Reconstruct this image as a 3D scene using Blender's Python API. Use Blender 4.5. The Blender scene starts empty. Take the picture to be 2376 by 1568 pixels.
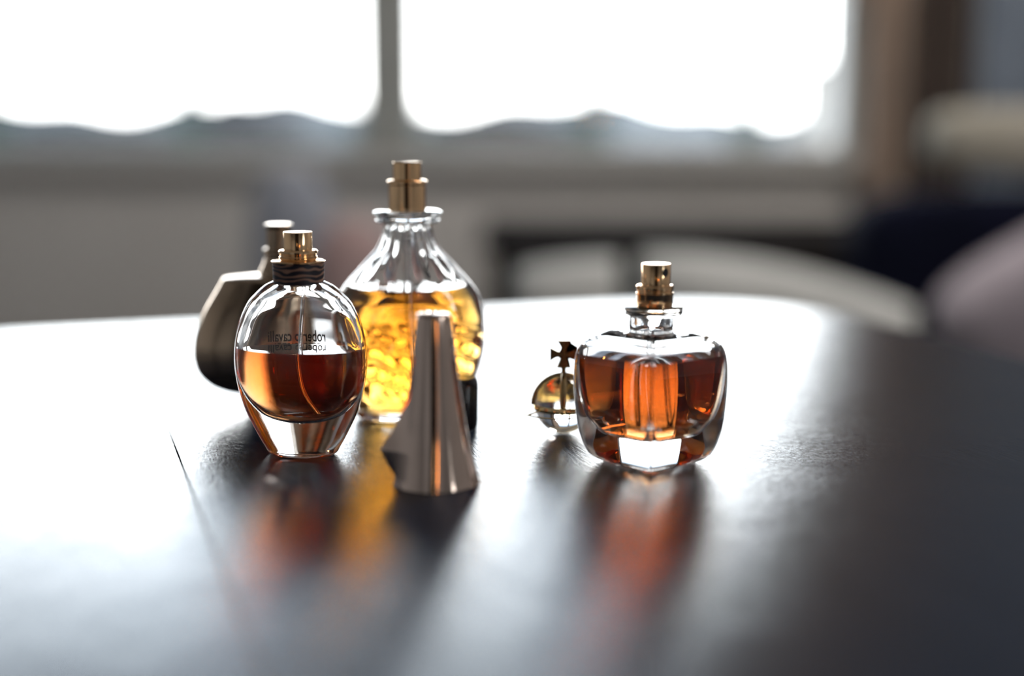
import bpy, bmesh, math, random
from mathutils import Vector, Matrix
random.seed(7)
PI = math.pi
C = bpy.context.scene.collection
sc = bpy.context.scene

# ------------------------------------------------------------------ camera
TZ = 0.75            # table top height
CH = 0.145           # lens height above the table
FPX = 3300.0         # 50 mm on a 36 mm wide frame of 2376 px
PITCH = math.atan((784 - 250) / FPX)
cp, sp = math.cos(PITCH), math.sin(PITCH)
cam_d = bpy.data.cameras.new('camera')
cam = bpy.data.objects.new('camera', cam_d); C.objects.link(cam)
cam.location = (0, 0, TZ + CH)
cam.rotation_euler = (PI / 2 - PITCH, 0, 0)
cam_d.lens = 50; cam_d.sensor_width = 36
cam_d.clip_start = 0.01; cam_d.clip_end = 400
cam_d.dof.use_dof = True
cam_d.dof.focus_distance = 0.605
cam_d.dof.aperture_fstop = 2.0
sc.camera = cam

# ------------------------------------------------------------------ world: bright overcast sky
SKY = 11.0
w = bpy.data.worlds.new('world'); sc.world = w; w.use_nodes = True
nt = w.node_tree; nt.nodes.clear()
wo = nt.nodes.new('ShaderNodeOutputWorld'); bg = nt.nodes.new('ShaderNodeBackground')
tc = nt.nodes.new('ShaderNodeTexCoord'); sx = nt.nodes.new('ShaderNodeSeparateXYZ')
cr = nt.nodes.new('ShaderNodeValToRGB')
cr.color_ramp.elements[0].position = 0.0; cr.color_ramp.elements[0].color = (1.0, 0.99, 0.97, 1)
cr.color_ramp.elements[1].position = 0.50; cr.color_ramp.elements[1].color = (0.08, 0.10, 0.13, 1)
e = cr.color_ramp.elements.new(0.22); e.color = (0.84, 0.89, 0.93, 1)
e = cr.color_ramp.elements.new(0.28); e.color = (0.43, 0.48, 0.54, 1)
e = cr.color_ramp.elements.new(0.37); e.color = (0.135, 0.165, 0.205, 1)
nt.links.new(tc.outputs['Generated'], sx.inputs[0]); nt.links.new(sx.outputs['Z'], cr.inputs[0])
nt.links.new(cr.outputs[0], bg.inputs['Color']); bg.inputs['Strength'].default_value = SKY
nt.links.new(bg.outputs[0], wo.inputs[0])

# ------------------------------------------------------------------ exposure, light paths
sc.view_settings.view_transform = 'Standard'; sc.view_settings.look = 'None'
sc.view_settings.gamma = 1.0; sc.view_settings.exposure = 0.0
sc.view_settings.use_curve_mapping = False
cy = sc.cycles
cy.max_bounces = 24; cy.transmission_bounces = 24; cy.glossy_bounces = 10
cy.diffuse_bounces = 4; cy.transparent_max_bounces = 24; cy.volume_bounces = 0
cy.caustics_reflective = True; cy.caustics_refractive = True
cy.blur_glossy = 0.3; cy.sample_clamp_indirect = 20.0

# ------------------------------------------------------------------ measuring helpers
def at(x, y, D):
    """point of the room seen at pixel (x, y), standing D metres ahead of the lens"""
    a = (x - 1188) / FPX; b = (784 - y) / FPX
    t = D / (cp + b * sp)
    return Vector((a * t, D, TZ + CH + t * (-sp + b * cp)))
def on_table(x, y):
    a = (x - 1188) / FPX; b = (784 - y) / FPX
    t = CH / (sp - b * cp)
    return Vector((a * t, t * (cp + b * sp), TZ))
def prof(D, pts):
    """[(pixel row, half width in px, ...)] -> [(height above table, half width in m, ...)]"""
    out = []
    for p in pts:
        q = at(1188, p[0], D)
        dep = D * cp + (TZ + CH - q.z) * sp
        out.append((q.z - TZ,) + tuple(v * dep / FPX for v in p[1:]))
    return out
def resample(pts, n):
    """smooth (Catmull-Rom) curve through tuples"""
    out = []
    m = len(pts)
    for i in range(m - 1):
        p0 = pts[max(i - 1, 0)]; p1 = pts[i]; p2 = pts[i + 1]; p3 = pts[min(i + 2, m - 1)]
        for k in range(n):
            t = k / n
            out.append(tuple(0.5 * ((2 * b) + (c - a) * t + (2 * a - 5 * b + 4 * c - d) * t * t + (-a + 3 * b - 3 * c + d) * t ** 3)
                             for a, b, c, d in zip(p0, p1, p2, p3)))
    out.append(tuple(pts[-1]))
    return out

# ------------------------------------------------------------------ object helpers
def link(name, me, mat=None, parent=None, smooth=True):
    o = bpy.data.objects.new(name, me); C.objects.link(o)
    if mat: me.materials.append(mat)
    if smooth:
        for p in me.polygons: p.use_smooth = True
    if parent: o.parent = parent
    return o
def from_bm(name, bm, mat=None, parent=None, smooth=True, angle=None):
    me = bpy.data.meshes.new(name); bm.normal_update(); bm.to_mesh(me); bm.free()
    if angle is not None:
        me.set_sharp_from_angle(angle=math.radians(angle))
    return link(name, me, mat, parent, smooth)
def thing(name, label, cat, loc, rz=0, group=None):
    o = bpy.data.objects.new(name, None); C.objects.link(o)
    o.empty_display_size = 0.02
    o.location = loc; o.rotation_euler = (0, 0, rz)
    o['label'] = label; o['category'] = cat
    if group: o['group'] = group
    return o
def tag(o, label, cat, group=None):
    o['label'] = label; o['category'] = cat
    if group: o['group'] = group
    return o
def loft(bm, rings, cap0=True, cap1=True, flip=False, closed=True):
    vr = [[bm.verts.new(p) for p in r] for r in rings]
    n = len(rings[0])
    for a, b in zip(vr, vr[1:]):
        for i in range(n if closed else n - 1):
            j = (i + 1) % n
            f = (a[i], a[j], b[j], b[i])
            bm.faces.new(f[::-1] if flip else f)
    for cap, r, rev in ((cap0, vr[0], True), (cap1, vr[-1], False)):
        if cap:
            c = bm.verts.new(sum((v.co for v in r), Vector()) / n)
            for i in range(n):
                j = (i + 1) % n
                f = (r[j], r[i], c) if rev else (r[i], r[j], c)
                bm.faces.new(f[::-1] if flip else f)
    return vr
def circ(r, z, n=64, cx=0, cy_=0):
    return [Vector((cx + r * math.cos(2 * PI * i / n), cy_ + r * math.sin(2 * PI * i / n), z)) for i in range(n)]
def ell(a, b, z, n=96, p=2.0, cx=0, cy_=0):
    out = []
    for i in range(n):
        t = 2 * PI * i / n; c, s = math.cos(t), math.sin(t)
        out.append(Vector((cx + a * math.copysign(abs(c) ** (2 / p), c), cy_ + b * math.copysign(abs(s) ** (2 / p), s), z)))
    return out
def lathe(name, pr, mat, parent, n=64, angle=35, flip=False, cap0=True, cap1=True):
    """pr: [(z, r)] bottom to top"""
    bm = bmesh.new()
    loft(bm, [circ(max(r, 1e-5), z, n) for z, r in pr], cap0, cap1, flip)
    return from_bm(name, bm, mat, parent, angle=angle)
def box(bm, x0, x1, y0, y1, z0, z1, bev=0.0):
    v = [bm.verts.new((x, y, z)) for x in (x0, x1) for y in (y0, y1) for z in (z0, z1)]
    fs = [bm.faces.new([v[i] for i in q]) for q in ((0, 1, 3, 2), (4, 6, 7, 5), (0, 4, 5, 1), (2, 3, 7, 6), (0, 2, 6, 4), (1, 5, 7, 3))]
    if bev:
        es = {e for f in fs for e in f.edges}
        bmesh.ops.bevel(bm, geom=list(es), offset=bev, segments=3, affect='EDGES', profile=0.5)
def tube(bm, pts, r, n=12, caps=True):
    pts = [Vector(p) for p in pts]; rings = []
    up = None
    for i, p in enumerate(pts):
        d = (pts[min(i + 1, len(pts) - 1)] - pts[max(i - 1, 0)]).normalized()
        if up is None: up = Vector((0, 1, 0)) if abs(d.y) < 0.9 else Vector((1, 0, 0))
        u = d.cross(up).normalized(); v = d.cross(u).normalized(); 
        rr = r[i] if isinstance(r, (list, tuple)) else r
        rings.append([p + rr * (math.cos(2 * PI * k / n) * u + math.sin(2 * PI * k / n) * v) for k in range(n)])
    loft(bm, rings, caps, caps, flip=True)

# ------------------------------------------------------------------ materials
def mat(name, **kw):
    m = bpy.data.materials.new(name); m.use_nodes = True
    b = m.node_tree.nodes['Principled BSDF']
    names = dict(col='Base Color', rough='Roughness', metal='Metallic', trans='Transmission Weight', ior='IOR', spec='Specular IOR Level', coat='Coat Weight')
    for k, v in kw.items():
        b.inputs[names[k]].default_value = (*v, 1) if k == 'col' else v
    return m, m.node_tree, b
def noise_bump(nt, b, scale, strength, dist, stretch=(1, 1, 1), detail=4, coord='Object'):
    tc = nt.nodes.new('ShaderNodeTexCoord'); mp = nt.nodes.new('ShaderNodeMapping'); nz = nt.nodes.new('ShaderNodeTexNoise')
    mp.inputs['Scale'].default_value = stretch; nz.inputs['Scale'].default_value = scale; nz.inputs['Detail'].default_value = detail
    bp = nt.nodes.new('ShaderNodeBump'); bp.inputs['Strength'].default_value = strength; bp.inputs['Distance'].default_value = dist
    nt.links.new(tc.outputs[coord], mp.inputs[0]); nt.links.new(mp.outputs[0], nz.inputs[0])
    nt.links.new(nz.outputs[0], bp.inputs['Height']); nt.links.new(bp.outputs[0], b.inputs['Normal'])
    return nz, bp
def vary(nt, b, c1, c2, scale=3, stretch=(1, 1, 1), coord='Object', lo=0.35, hi=0.65):
    tc = nt.nodes.new('ShaderNodeTexCoord'); mp = nt.nodes.new('ShaderNodeMapping'); nz = nt.nodes.new('ShaderNodeTexNoise')
    rp = nt.nodes.new('ShaderNodeValToRGB')
    mp.inputs['Scale'].default_value = stretch; nz.inputs['Scale'].default_value = scale; nz.inputs['Detail'].default_value = 5
    rp.color_ramp.elements[0].position = lo; rp.color_ramp.elements[0].color = (*c1, 1)
    rp.color_ramp.elements[1].position = hi; rp.color_ramp.elements[1].color = (*c2, 1)
    nt.links.new(tc.outputs[coord], mp.inputs[0]); nt.links.new(mp.outputs[0], nz.inputs[0])
    nt.links.new(nz.outputs[0], rp.inputs[0]); nt.links.new(rp.outputs[0], b.inputs['Base Color'])
    return rp
def plain(name, c1, c2, rough=0.8, scale=6, **kw):
    m, nt, b = mat(name, rough=rough, **kw); vary(nt, b, c1, c2, scale); return m
def glass_mat(name, ior=1.5, col=(1, 1, 1), rough=0.0, bump=None):
    m = bpy.data.materials.new(name); m.use_nodes = True; nt = m.node_tree; nt.nodes.clear()
    o = nt.nodes.new('ShaderNodeOutputMaterial'); g = nt.nodes.new('ShaderNodeBsdfGlass')
    g.inputs['Color'].default_value = (*col, 1); g.inputs['IOR'].default_value = ior; g.inputs['Roughness'].default_value = rough
    nt.links.new(g.outputs[0], o.inputs['Surface'])
    if bump:
        noise_bump(nt, g, *bump)
    return m
def liquid_mat(name, col, density, ior=1.36):
    m = glass_mat(name, ior); nt = m.node_tree
    v = nt.nodes.new('ShaderNodeVolumeAbsorption'); v.inputs['Color'].default_value = (*col, 1); v.inputs['Density'].default_value = density
    o = [n for n in nt.nodes if n.type == 'OUTPUT_MATERIAL'][0]
    nt.links.new(v.outputs[0], o.inputs['Volume'])
    return m
M = {}
M['glass'] = glass_mat('clear_glass', 1.5)
M['plastic'] = glass_mat('clear_plastic', 1.45, (0.97, 0.97, 0.97), 0.02)
M['disc'] = glass_mat('smoky_plastic', 1.47, (0.88, 0.86, 0.84), 0.06)
M['amber'] = liquid_mat('amber_liquid', (0.93, 0.50, 0.0), 150)
M['copper'] = liquid_mat('copper_liquid', (0.86, 0.485, 0.0), 102)
M['yellow'] = liquid_mat('yellow_liquid', (0.95, 0.68, 0.0), 118)
M['gold'], nt, b = mat('polished_gold', col=(0.86, 0.56, 0.31), metal=1.0, rough=0.12)
noise_bump(nt, b, 900, 0.02, 0.0002)
M['bright_gold'], nt, b = mat('bright_gold', col=(0.95, 0.74, 0.38), metal=1.0, rough=0.055)
noise_bump(nt, b, 700, 0.02, 0.0002)
M['bronze'], nt, b = mat('pinkish_bronze', col=(0.60, 0.47, 0.40), metal=1.0, rough=0.10)
noise_bump(nt, b, 60, 0.03, 0.0006, (1, 1, 0.3), 2)
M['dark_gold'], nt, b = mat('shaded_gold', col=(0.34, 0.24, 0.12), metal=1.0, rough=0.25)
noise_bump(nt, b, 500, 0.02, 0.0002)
M['brown_gold'], nt, b = mat('brown_gold_lacquer', col=(0.50, 0.37, 0.26), metal=1.0, rough=0.16)
noise_bump(nt, b, 300, 0.02, 0.0003)
M['black'] = plain('black_lacquer', (0.008, 0.007, 0.008), (0.014, 0.011, 0.012), 0.25, 40)
M['ink'] = plain('black_ink', (0.01, 0.01, 0.012), (0.014, 0.014, 0.016), 0.6, 40)
# zebra band
m, nt, b = mat('zebra_band', rough=0.45)
tcn = nt.nodes.new('ShaderNodeTexCoord'); mp = nt.nodes.new('ShaderNodeMapping'); wv = nt.nodes.new('ShaderNodeTexWave')
mp.inputs['Scale'].default_value = (110, 110, 240)
wv.wave_type = 'BANDS'; wv.bands_direction = 'Z'; wv.inputs['Scale'].default_value = 0.62; wv.inputs['Distortion'].default_value = 7.0
wv.inputs['Detail'].default_value = 1.0; wv.inputs['Detail Scale'].default_value = 1.6
rp = nt.nodes.new('ShaderNodeValToRGB'); rp.color_ramp.elements[0].position = 0.56; rp.color_ramp.elements[0].color = (0.006, 0.004, 0.012, 1)
rp.color_ramp.elements[1].position = 0.66; rp.color_ramp.elements[1].color = (0.30, 0.16, 0.11, 1)
nt.links.new(tcn.outputs['Object'], mp.inputs[0]); nt.links.new(mp.outputs[0], wv.inputs[0]); nt.links.new(wv.outputs['Fac'], rp.inputs[0])
nt.links.new(rp.outputs[0], b.inputs['Base Color']); M['zebra'] = m
# dark lacquered wood, grain along local Y
m, nt, b = mat('dark_lacquered_wood', rough=0.13, ior=1.5)
vary(nt, b, (0.005, 0.011, 0.028), (0.009, 0.016, 0.036), 5, (14, 1.0, 14), lo=0.3, hi=0.75)
tcn = nt.nodes.new('ShaderNodeTexCoord'); mp = nt.nodes.new('ShaderNodeMapping'); mp.inputs['Scale'].default_value = (1, 0.10, 1)
n1 = nt.nodes.new('ShaderNodeTexNoise'); n1.inputs['Scale'].default_value = 750; n1.inputs['Detail'].default_value = 6; n1.inputs['Roughness'].default_value = 0.65
n2 = nt.nodes.new('ShaderNodeTexNoise'); n2.inputs['Scale'].default_value = 420; n2.inputs['Detail'].default_value = 5
mp2 = nt.nodes.new('ShaderNodeMapping'); mp2.inputs['Scale'].default_value = (1, 0.5, 1)
n3 = nt.nodes.new('ShaderNodeTexNoise'); n3.inputs['Scale'].default_value = 26; n3.inputs['Detail'].default_value = 3
nt.links.new(tcn.outputs['Object'], mp.inputs[0]); nt.links.new(mp.outputs[0], n1.inputs[0])
nt.links.new(tcn.outputs['Object'], mp2.inputs[0]); nt.links.new(mp2.outputs[0], n2.inputs[0]); nt.links.new(mp2.outputs[0], n3.inputs[0])
b1 = nt.nodes.new('ShaderNodeBump'); b1.inputs['Strength'].default_value = 0.7; b1.inputs['Distance'].default_value = 0.00030
b2 = nt.nodes.new('ShaderNodeBump'); b2.inputs['Strength'].default_value = 0.5; b2.inputs['Distance'].default_value = 0.00016
b3 = nt.nodes.new('ShaderNodeBump'); b3.inputs['Strength'].default_value = 0.5; b3.inputs['Distance'].default_value = 0.0010
nt.links.new(n1.outputs[0], b1.inputs['Height']); nt.links.new(n2.outputs[0], b2.inputs['Height']); nt.links.new(n3.outputs[0], b3.inputs['Height'])
nt.links.new(b1.outputs[0], b2.inputs['Normal']); nt.links.new(b2.outputs[0], b3.inputs['Normal']); nt.links.new(b3.outputs[0], b.inputs['Normal'])
M['wood'] = m
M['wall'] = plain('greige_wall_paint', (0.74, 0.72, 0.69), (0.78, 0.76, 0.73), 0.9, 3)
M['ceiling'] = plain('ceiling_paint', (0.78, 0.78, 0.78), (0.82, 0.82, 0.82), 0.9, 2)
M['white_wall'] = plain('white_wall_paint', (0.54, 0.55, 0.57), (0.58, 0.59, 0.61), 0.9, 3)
M['floor'] = plain('floor_boards', (0.30, 0.26, 0.22), (0.36, 0.31, 0.27), 0.5, 4)
M['white'] = plain('window_paint', (0.40, 0.42, 0.40), (0.45, 0.47, 0.45), 0.5, 8)
M['brown'] = plain('brown_curtain_cloth', (0.12, 0.093, 0.08), (0.15, 0.115, 0.10), 0.95, 12)
M['tan'] = plain('tan_curtain_cloth', (0.52, 0.43, 0.36), (0.58, 0.48, 0.40), 0.95, 12)
M['slate'] = plain('slate_curtain_cloth', (0.24, 0.285, 0.35), (0.28, 0.33, 0.40), 0.95, 12)
M['navy'] = plain('navy_upholstery', (0.003, 0.004, 0.012), (0.005, 0.006, 0.018), 0.95, 12, spec=0.1)
M['darkwood'] = plain('dark_sideboard_wood', (0.018, 0.015, 0.014), (0.026, 0.022, 0.02), 1.0, 8, spec=0.1)
M['pale'] = plain('pale_grey_upholstery', (0.44, 0.45, 0.44), (0.50, 0.51, 0.50), 0.95, 12)
M['mauve'] = plain('mauve_cloth', (0.36, 0.32, 0.36), (0.42, 0.38, 0.42), 0.95, 12)
M['beige'] = plain('beige_cloth', (0.33, 0.31, 0.26), (0.38, 0.36, 0.31), 0.95, 12)
M['blue_cloth'] = plain('blue_grey_cloth', (0.33, 0.36, 0.43), (0.38, 0.41, 0.47), 0.95, 12)
M['pink_cloth'] = plain('dusty_pink_cloth', (0.46, 0.33, 0.32), (0.52, 0.38, 0.37), 0.95, 12)
M['grey_sofa'] = plain('grey_sofa_cloth', (0.30, 0.29, 0.28), (0.34, 0.33, 0.32), 0.95, 12)
M['ground'] = plain('winter_ground', (0.08, 0.085, 0.085), (0.11, 0.115, 0.115), 0.95, 0.05)
m, nt, b = mat('hill_paler_to_right_for_glare', rough=0.95)  # gets paler to the right: glare at the window's edge put into the colour
tcn = nt.nodes.new('ShaderNodeTexCoord'); sxx = nt.nodes.new('ShaderNodeSeparateXYZ'); nz = nt.nodes.new('ShaderNodeTexNoise'); nz.inputs['Scale'].default_value = 0.08
ma = nt.nodes.new('ShaderNodeMath'); ma.operation = 'MULTIPLY_ADD'; ma.inputs[1].default_value = 0.008; rp = nt.nodes.new('ShaderNodeValToRGB')
rp.color_ramp.elements[0].position = 0.25; rp.color_ramp.elements[0].color = (0.11, 0.125, 0.13, 1); rp.color_ramp.elements[1].position = 0.85; rp.color_ramp.elements[1].color = (0.34, 0.34, 0.33, 1)
nt.links.new(tcn.outputs['Object'], sxx.inputs[0]); nt.links.new(tcn.outputs['Object'], nz.inputs[0]); nt.links.new(sxx.outputs['X'], ma.inputs[0]); nt.links.new(nz.outputs[0], ma.inputs[2])
nt.links.new(ma.outputs[0], rp.inputs[0]); nt.links.new(rp.outputs[0], b.inputs['Base Color']); M['hill'] = m
M['palewall'] = plain('pale_render', (0.28, 0.265, 0.24), (0.32, 0.30, 0.27), 0.9, 1)
M['roof'] = plain('dark_roof_tiles', (0.01, 0.012, 0.016), (0.02, 0.022, 0.028), 0.8, 1)
M['brownroof'] = plain('brown_roof_tiles', (0.03, 0.022, 0.018), (0.04, 0.03, 0.025), 0.8, 1)
M['housewall'] = plain('house_render', (0.06, 0.065, 0.07), (0.08, 0.085, 0.09), 0.9, 1)
M['leaf'] = plain('evergreen_leaves', (0.012, 0.022, 0.02), (0.025, 0.04, 0.035), 0.9, 2)
M['bark'] = plain('bark', (0.03, 0.025, 0.02), (0.05, 0.04, 0.03), 0.9, 4)
# clear window pane: straight-through glass with its mirror reflection
m = bpy.data.materials.new('window_pane_glass'); m.use_nodes = True; nt = m.node_tree; nt.nodes.clear()
o = nt.nodes.new('ShaderNodeOutputMaterial'); mx = nt.nodes.new('ShaderNodeMixShader'); fr = nt.nodes.new('ShaderNodeFresnel'); fr.inputs[0].default_value = 1.45
tr = nt.nodes.new('ShaderNodeBsdfTransparent'); tr.inputs[0].default_value = (0.97, 0.98, 0.98, 1); gl = nt.nodes.new('ShaderNodeBsdfGlossy'); gl.inputs['Roughness'].default_value = 0.01
nt.links.new(fr.outputs[0], mx.inputs[0]); nt.links.new(tr.outputs[0], mx.inputs[1]); nt.links.new(gl.outputs[0], mx.inputs[2]); nt.links.new(mx.outputs[0], o.inputs[0])
M['pane'] = m
# emissive surface of the warm bulb added behind the camera
m, nt, b = mat('added_bulb_glow', col=(0.8, 0.45, 0.2), rough=0.9)
b.inputs['Emission Color'].default_value = (1.0, 0.38, 0.09, 1); b.inputs['Emission Strength'].default_value = 20.0
tcn = nt.nodes.new('ShaderNodeTexCoord'); nz = nt.nodes.new('ShaderNodeTexNoise'); nz.inputs['Scale'].default_value = 60
bp = nt.nodes.new('ShaderNodeBump'); bp.inputs['Strength'].default_value = 0.2; nt.links.new(tcn.outputs['Object'], nz.inputs[0]); nt.links.new(nz.outputs[0], bp.inputs['Height']); nt.links.new(bp.outputs[0], b.inputs['Normal'])
M['bulb_glow'] = m
m, nt, b = mat('added_light_diffuser', col=(0.9, 0.88, 0.85), rough=0.6)
b.inputs['Emission Color'].default_value = (1.0, 0.93, 0.86, 1); b.inputs['Emission Strength'].default_value = 37.0  # glow of the added ceiling light
noise_bump(nt, b, 80, 0.1, 0.001); M['diffuser'] = m

# ================================================================== ROOM
XL, XR, YB, YF, ZC = -2.6, 2.0, -2.4, 3.2, 2.5
WX0, WX1, WZ0, WZ1 = -2.35, 0.755, 0.79, 2.10       # window opening
def struct(name, bm, m, smooth=False):
    o = from_bm(name, bm, m, None, smooth); o['kind'] = 'structure'; return o
bm = bmesh.new(); box(bm, XL, XR, YB, YF + .3, -0.1, 0); struct('floor', bm, M['floor'])
bm = bmesh.new(); box(bm, XL, XR, YB, YF + .3, ZC, ZC + .1); struct('ceiling', bm, M['ceiling'])
bm = bmesh.new()
box(bm, XL, XR, YF, YF + .3, 0, WZ0); box(bm, XL, XR, YF, YF + .3, WZ1, ZC)
box(bm, XL, WX0, YF, YF + .3, WZ0, WZ1); box(bm, WX1, XR, YF, YF + .3, WZ0, WZ1)
struct('wall_front', bm, M['wall'])
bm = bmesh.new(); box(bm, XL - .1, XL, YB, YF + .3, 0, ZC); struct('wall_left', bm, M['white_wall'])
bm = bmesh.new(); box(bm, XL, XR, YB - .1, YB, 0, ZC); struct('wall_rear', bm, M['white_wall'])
# right wall, with an unseen window added to light the room from the side
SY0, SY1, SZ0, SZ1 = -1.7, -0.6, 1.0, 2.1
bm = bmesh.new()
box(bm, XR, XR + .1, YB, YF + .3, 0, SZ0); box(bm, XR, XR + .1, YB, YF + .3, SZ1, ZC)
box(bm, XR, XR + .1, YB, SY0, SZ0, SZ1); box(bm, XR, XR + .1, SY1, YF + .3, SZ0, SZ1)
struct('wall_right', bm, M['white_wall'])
def window(name, x0, x1, z0, z1, y, mull, fw=0.05, mw=0.14):
    r = bpy.data.objects.new(name, None); C.objects.link(r); r['kind'] = 'structure'; r.location = ((x0 + x1) / 2, y, z0)
    ox, oy, oz = r.location
    bm = bmesh.new()
    box(bm, x0 - ox, x1 - ox, -.03, .03, 0, fw, .004); box(bm, x0 - ox, x1 - ox, -.03, .03, z1 - z0 - fw, z1 - z0, .004)
    box(bm, x0 - ox, x0 - ox + fw, -.03, .03, fw, z1 - z0 - fw, .004); box(bm, x1 - ox - fw, x1 - ox, -.03, .03, fw, z1 - z0 - fw, .004)
    f = from_bm('frame', bm, M['white'], r, False)
    for mx_ in mull:
        bm = bmesh.new(); box(bm, mx_ - ox - mw / 2, mx_ - ox + mw / 2, -.035, .035, fw, z1 - z0 - fw, .004)
        from_bm('mullion', bm, M['white'], r, False)
    xs = [x0 + fw] + [v for m_ in sorted(mull) for v in (m_ - mw / 2, m_ + mw / 2)] + [x1 - fw]
    for a, b_ in zip(xs[::2], xs[1::2]):
        bm = bmesh.new(); box(bm, a - ox, b_ - ox, -.003, .003, fw, z1 - z0 - fw); from_bm('pane', bm, M['pane'], r, False)
    return r
window('window_1', WX0, WX1, WZ0, WZ1, YF + .06, (-0.275, -1.33), 0.02, 0.13)
w2 = window('added_side_window', 0, SY1 - SY0, SZ0, SZ1, 0, ((SY1 - SY0) / 2,), 0.04, 0.06)  # unseen, added to brighten the room and streak the metal
w2.rotation_euler = (0, 0, PI / 2); w2.location = (XR + .05, (SY0 + SY1) / 2, SZ0)
bm = bmesh.new(); box(bm, WX0 - .05, WX1 + .04, YF - .05, YF + .03, WZ0 - .03, WZ0, .006)
struct('trim_1', bm, M['wall'])
# daylight portals at the front window and the added side window
for nm, loc, sx_, sy_, rot in (('daylight_front', ((WX0 + WX1) / 2, YF + .12, (WZ0 + WZ1) / 2), WX1 - WX0, WZ1 - WZ0, (-PI / 2, 0, 0)),
                               ('added_daylight_side', (XR + .12, (SY0 + SY1) / 2, (SZ0 + SZ1) / 2), SY1 - SY0, SZ1 - SZ0, (PI / 2, 0, PI / 2))):
    ld = bpy.data.lights.new(nm, 'AREA'); ld.shape = 'RECTANGLE'; ld.size = sx_; ld.size_y = sy_
    ld.cycles.is_portal = True
    lo = bpy.data.objects.new(nm, ld); C.objects.link(lo); lo.location = loc; lo.rotation_euler = rot

# ================================================================== OUTSIDE
bm = bmesh.new(); box(bm, -200, 200, 4.0, 260, -3.4, -3.0)
g = struct('ground_outside', bm, M['ground'])
def hills():
    bm = bmesh.new(); f, b_ = [], []
    for k in range(161):
        x = -110 + 220 * k / 160
        h = 4.35 + .5 * math.sin(x * .045 + 1) + .7 * math.sin(x * .21) + .35 * math.sin(x * .63 + 2) - .020 * x
        f.append([Vector((x, 120, -3.2)), Vector((x, 128, -3 + h * .9)), Vector((x, 134, -3 + h)), Vector((x, 160, -3.2))])
    loft(bm, f, False, False, closed=False)
    struct('hills', bm, M['hill'], True)
hills()
def house(x, y, wd, dp, h, roof_h, rm, label, wm='housewall'):
    r = thing('house', label, 'house', (x, y, -3.0))
    bm = bmesh.new(); box(bm, -wd / 2, wd / 2, -dp / 2, dp / 2, 0, h); from_bm('wall', bm, M[wm], r, False)
    bm = bmesh.new()
    o_ = .4; v = [bm.verts.new(p) for p in ((-wd / 2 - o_, -dp / 2 - o_, h), (wd / 2 + o_, -dp / 2 - o_, h), (0, -dp / 2 - o_, h + roof_h), (-wd / 2 - o_, dp / 2 + o_, h), (wd / 2 + o_, dp / 2 + o_, h), (0, dp / 2 + o_, h + roof_h))]
    for q in ((0, 1, 2), (3, 5, 4), (0, 2, 5, 3), (1, 4, 5, 2), (0, 3, 4, 1)): bm.faces.new([v[i] for i in q])
    from_bm('roof', bm, rm, r, False)
def tree(x, y, h, rad, label):
    r = thing('conifer_tree', label, 'tree', (x, y, -3.0), group=None)
    bm = bmesh.new(); tube(bm, [(0, 0, 0), (0, 0, h * .5)], .12); from_bm('trunk', bm, M['bark'], r)
    bm = bmesh.new(); n = 22; rings = []
    for k in range(26):
        t = k / 25; rr = rad * (1 - t) * (0.72 + 0.28 * (1 - (k % 4) / 4))
        rings.append([Vector((rr * (1 + .12 * math.sin(5 * a + k)) * math.cos(a), rr * (1 + .12 * math.sin(5 * a + k)) * math.sin(a), h * (.12 + .88 * t))) for a in [2 * PI * i / n for i in range(n)]])
    loft(bm, rings); from_bm('foliage', bm, M['leaf'], r)
# distances in metres, heights so that the tops show just above the sill
YO = 30.0
def ox(px, Y): return at(px, 250, Y).x
def oh(py, Y): return at(1188, py, Y).z + 3.0
house(ox(590, YO), YO, 1.6, 5, oh(300, YO), oh(215, YO) - oh(300, YO), M['roof'], 'distant house with a steep dark roof, left of the window mullion')
house(ox(1150, YO), YO + 2, 3.2, 5, oh(290, YO), oh(252, YO) - oh(290, YO), M['brownroof'], 'distant house with a low brown roof, just right of the mullion')
house(ox(230, 45), 45, 9, 6, oh(300, 45), oh(272, 45) - oh(300, 45), M['roof'], 'distant wide grey roofed house at the far left of the window')
house(ox(1965, 30), 30, 1.3, 4, oh(150, 30), .25, M['brownroof'], 'pale tall narrow building outside at the right edge of the window', 'palewall')
tree(ox(440, 18), 18, oh(70, 18), .8, 'thin pale conifer tree outside, left of the steep dark roof')
tree(ox(1375, 22), 22, oh(110, 22), 1.0, 'bluish conifer tree outside, centre of the right window pane')
tree(ox(1740, 18), 18, oh(150, 18), 1.1, 'dark conifer tree outside, nearest the right edge of the window')
tree(ox(905, 26), 26, oh(100, 26), 2.2, 'broad dark conifer tree outside behind the window mullion')
tree(ox(-30, 20), 20, oh(120, 20), 1.4, 'conifer tree outside at the leftmost edge of the window')

# ================================================================== FURNITURE
def soft(name, loc, dims, m, rot=(0, 0, 0), parent=None, puff=0.35):
    """rounded soft block"""
    bm = bmesh.new(); n, mseg = 40, 20; rings = []
    for k in range(mseg + 1):
        ph = -PI / 2 + PI * k / mseg
        cz, rz_ = math.copysign(abs(math.sin(ph)) ** puff, math.sin(ph)), max(abs(math.cos(ph)), 1e-4) ** puff
        rings.append([Vector((dims[0] / 2 * rz_ * math.copysign(abs(math.cos(t)) ** puff, math.cos(t)), dims[1] / 2 * rz_ * math.copysign(abs(math.sin(t)) ** puff, math.sin(t)), dims[2] / 2 * cz)) for t in [2 * PI * i / n for i in range(n)]])
    loft(bm, rings, True, True)
    o = from_bm(name, bm, m, parent); o.location = loc; o.rotation_euler = rot
    return o
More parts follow.
